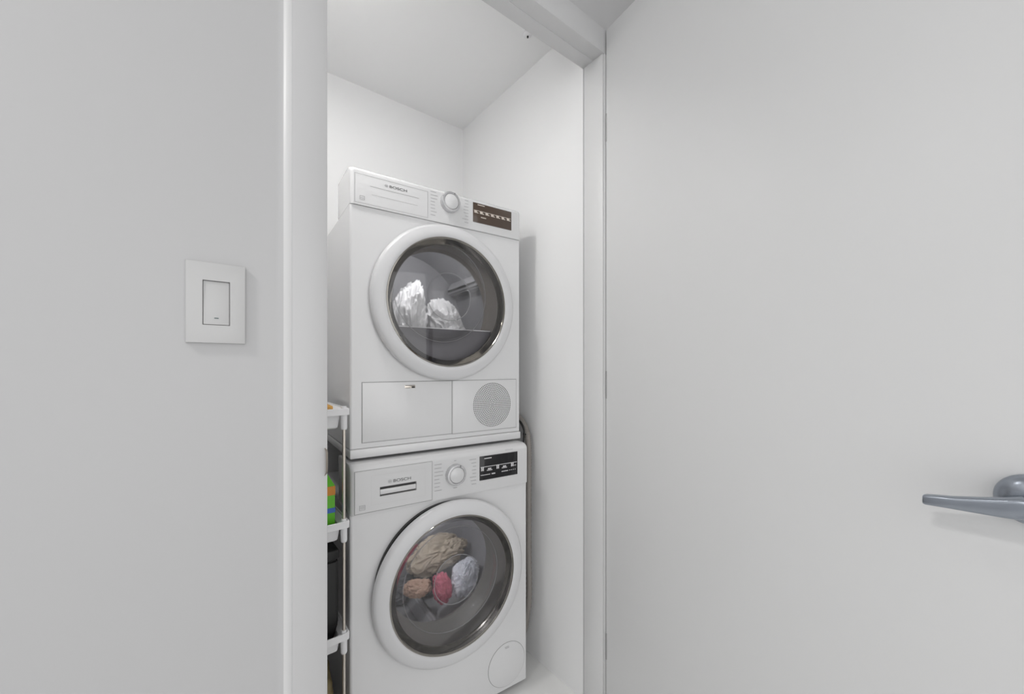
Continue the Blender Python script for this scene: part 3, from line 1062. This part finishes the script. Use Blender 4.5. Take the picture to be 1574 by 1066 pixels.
def tray(z_top, name='tray'):
    bm = bmesh.new()
    loops = []
    rim = 0.0175
    spec = [(cw, cd, z_top - rim), (cw, cd, z_top - 0.001), (cw - 0.001, cd - 0.001, z_top), (cw - 0.004, cd - 0.004, z_top),
            (cw - 0.005, cd - 0.005, z_top - 0.003), (cw - 0.022, cd - 0.022, z_top - 0.012), (cw - 0.030, cd - 0.030, z_top - 0.048), (cw - 0.032, cd - 0.032, z_top - 0.050)]
    outer = [(cw - 0.028, cd - 0.028, z_top - 0.055), (cw - 0.024, cd - 0.024, z_top - 0.052), (cw - 0.019, cd - 0.019, z_top - rim)]
    for hx, hy, z in spec:
        loops.append([bm.verts.new((px, py, z)) for px, py in rrect(hx, hy, 0.008)])
    fl_ = loops[-1]
    bm.faces.new(fl_)
    outl = []
    for hx, hy, z in outer:
        outl.append([bm.verts.new((px, py, z)) for px, py in rrect(hx, hy, 0.008)])
    seq = outl + loops
    m = len(fl_)
    for A, B in zip(seq[:-1], seq[1:]):
        for i in range(m):
            bm.faces.new((A[i], A[(i + 1) % m], B[(i + 1) % m], B[i]))
    bm.faces.new(outl[0])
    t = link(name, bm, M['white_plastic'], cart, smooth=True)
    for sx in (-1, 1):
        for sy in (-1, 1):
            bm = bmesh.new()
            lathe(bm, [(0.0075, z_top - rim + 0.002), (0.0082, z_top - rim - 0.004), (0.0082, z_top - 0.053), (0.0070, z_top - 0.0565), (0, z_top - 0.0565)], sx * (cw - 0.0125), sy * (cd - 0.0125), n=20, axis='z')
            link('pole_socket', bm, M['white_plastic'], t, smooth=True)
            bm = bmesh.new()
            lathe(bm, [(0.0072, z_top - 0.002), (0.0062, z_top + 0.005), (0, z_top + 0.005)], sx * (cw - 0.0125), sy * (cd - 0.0125), n=20, axis='z')
            link('pole_collar', bm, M['white_plastic'], t, smooth=True)
    return t


TZ = [1.0225, 0.7225, 0.4255, 0.128]
for z in TZ:
    tray(z)
for sx in (-1, 1):
    for sy in (-1, 1):
        bm = bmesh.new()
        lathe(bm, [(0, 0.06), (0.0042, 0.06), (0.0042, 1.015), (0, 1.015)], sx * (cw - 0.0125), sy * (cd - 0.0125), n=16, axis='z')
        tag(link('pole', bm, M['steel'], cart, smooth=True), 'steel pole')
        bm = bmesh.new()
        lathe(bm, [(0, -0.008), (0.018, -0.008), (0.020, -0.005), (0.020, 0.005), (0.018, 0.008), (0, 0.008)], sx * (cw - 0.0125), 0.020, n=24)
        bmesh.ops.translate(bm, verts=bm.verts[:], vec=(0, sy * (cd - 0.0125), 0))
        box(bm, sx * (cw - 0.0125) - 0.006, sx * (cw - 0.0125) + 0.006, sy * (cd - 0.0125) - 0.012, sy * (cd - 0.0125) + 0.012, 0.036, 0.074, bevel=0.002)
        tag(link('caster', bm, M['seal'], cart, smooth=True), 'dark caster wheel')

# green carton on the second tray
cz0 = TZ[1] - 0.0475
gc = empty('detergent_carton', (0.2275, 1.174, cz0))
tag(gc, 'bright green carton with orange and blue bands on a cart tray', 'carton')
gw, gd, gh = 0.0525, 0.036, 0.138
bm = bmesh.new()
prof = [(gw * 0.92, gd * 0.95, 0), (gw, gd, 0.03), (gw, gd, gh), (gw * 0.72, gd * 0.30, gh + 0.030), (gw * 0.70, gd * 0.12, gh + 0.036)]
loops = [[bm.verts.new((sx * a, sy * b_, z)) for sx, sy in ((-1, -1), (1, -1), (1, 1), (-1, 1))] for a, b_, z in prof]
for A, B in zip(loops[:-1], loops[1:]):
    for k in range(4):
        bm.faces.new((A[k], A[(k + 1) % 4], B[(k + 1) % 4], B[k]))
bm.faces.new(loops[0]); bm.faces.new(loops[-1])
bmesh.ops.bevel(bm, geom=bm.edges[:], offset=0.0015, segments=2, affect='EDGES')
link('carton_body', bm, M['green'], gc, smooth=True)
def band(name, z0, z1, m, x0=-1.0, x1=1.0, e=0.0006):
    bm = bmesh.new()
    box(bm, x0 * (gw + e) , x1 * (gw + e), -gd - e, gd + e, z0, z1)
    return link(name, bm, m, gc)
tag(band('orange_band', 0.113, 0.137, M['orange']), 'orange printed band')
tag(band('blue_band', 0.066, 0.079, M['blue']), 'blue printed band')
bm = bmesh.new()
box(bm, -gw * 0.9, gw * 0.45, -gd - 0.0010, -gd, 0.103, 0.115)
tag(link('cream_label', bm, M['cream'], gc), 'cream printed label')
boxo('top_seam', (-gw * 0.7, gw * 0.7, -0.0012, 0.0012, gh + 0.034, gh + 0.046), M['green'], gc, bevel=0.0005)

# black box on the third tray
bb = empty('black_container', (0.2165, 1.20, TZ[2] - 0.0475))
tag(bb, 'tall glossy black container on the cart tray below the green carton', 'container')
bm = bmesh.new()
cl = [[bm.verts.new((sx * h_, sy * h_ * 0.9, z)) for sx, sy in ((-1, -1), (1, -1), (1, 1), (-1, 1))] for h_, z in ((0.058, 0.0), (0.072, 0.06), (0.072, 0.235))]
for A, B in zip(cl[:-1], cl[1:]):
    for k in range(4):
        bm.faces.new((A[k], A[(k + 1) % 4], B[(k + 1) % 4], B[k]))
bm.faces.new(cl[0])
bm.faces.new(cl[-1])
bmesh.ops.bevel(bm, geom=bm.edges[:], offset=0.006, segments=3, affect='EDGES')
link('container_body', bm, M['black'], bb, smooth=True)
boxo('container_lid', (-0.074, 0.074, -0.067, 0.067, 0.235, 0.262), M['black'], bb, bevel=0.006, seg=3)

# dark box added behind the carton to deepen the shade there
b2 = empty('added_dark_box', (0.215, 1.34, TZ[1] - 0.0475))
tag(b2, 'dark brown box added behind the green carton to darken the gap', 'box')
boxo('box_body', (-0.055, 0.055, -0.11, 0.11, 0, 0.20), M['bag2'], b2, bevel=0.003)
boxo('box_lid', (-0.057, 0.057, -0.112, 0.112, 0.20, 0.212), M['bag2'], b2, bevel=0.003)

# amber packet on the top tray
pk = empty('amber_packet', (0.2300, 1.172, TZ[0] - 0.0475))
tag(pk, 'amber packet lying in the top tray of the cart', 'packet')
bm = bmesh.new()
bmesh.ops.create_grid(bm, x_segments=14, y_segments=8, size=1.0)
g = bmesh.ops.extrude_face_region(bm, geom=bm.faces[:])
up = [e for e in g['geom'] if isinstance(e, bmesh.types.BMVert)]
for v in bm.verts:
    x, y = v.co.x, v.co.y
    dome = (1 - x ** 14) * (1 - y ** 8)
    z = 0.0505 * dome * (1 + 0.12 * noise.noise(Vector((x * 3, y * 3, 1)))) + 0.004 if v in up else 0.0
    v.co = Vector((x * (0.042 + 0.016 * z / 0.056), y * 0.034, z))
link('packet_body', bm, M['amber'], pk, smooth=True)

# rumpled olive bag on the lowest tray
bm = bmesh.new()
bmesh.ops.create_icosphere(bm, subdivisions=5, radius=1.0)
for v in bm.verts:
    p = v.co
    e = 0.55
    q = Vector((math.copysign(abs(p.x) ** e, p.x) * 0.070, math.copysign(abs(p.y) ** e, p.y) * 0.065, math.copysign(abs(p.z) ** e, p.z) * 0.115))
    k = 1 + 0.10 * noise.noise(q * 28) - 0.10 * abs(noise.noise(q * 45 + Vector((3, 1, 2))))
    v.co = Vector((q.x * k, q.y * k, 0.115 + q.z * k))
zmin = min(v.co.z for v in bm.verts)
for v in bm.verts:
    v.co.z -= zmin
bagm = link('rumpled_bag', bm, M['bag'], smooth=True, loc=(0.2165, 1.198, TZ[3] - 0.0478))
tag(bagm, 'rumpled dark olive bag low in the cart under the black container', 'bag')
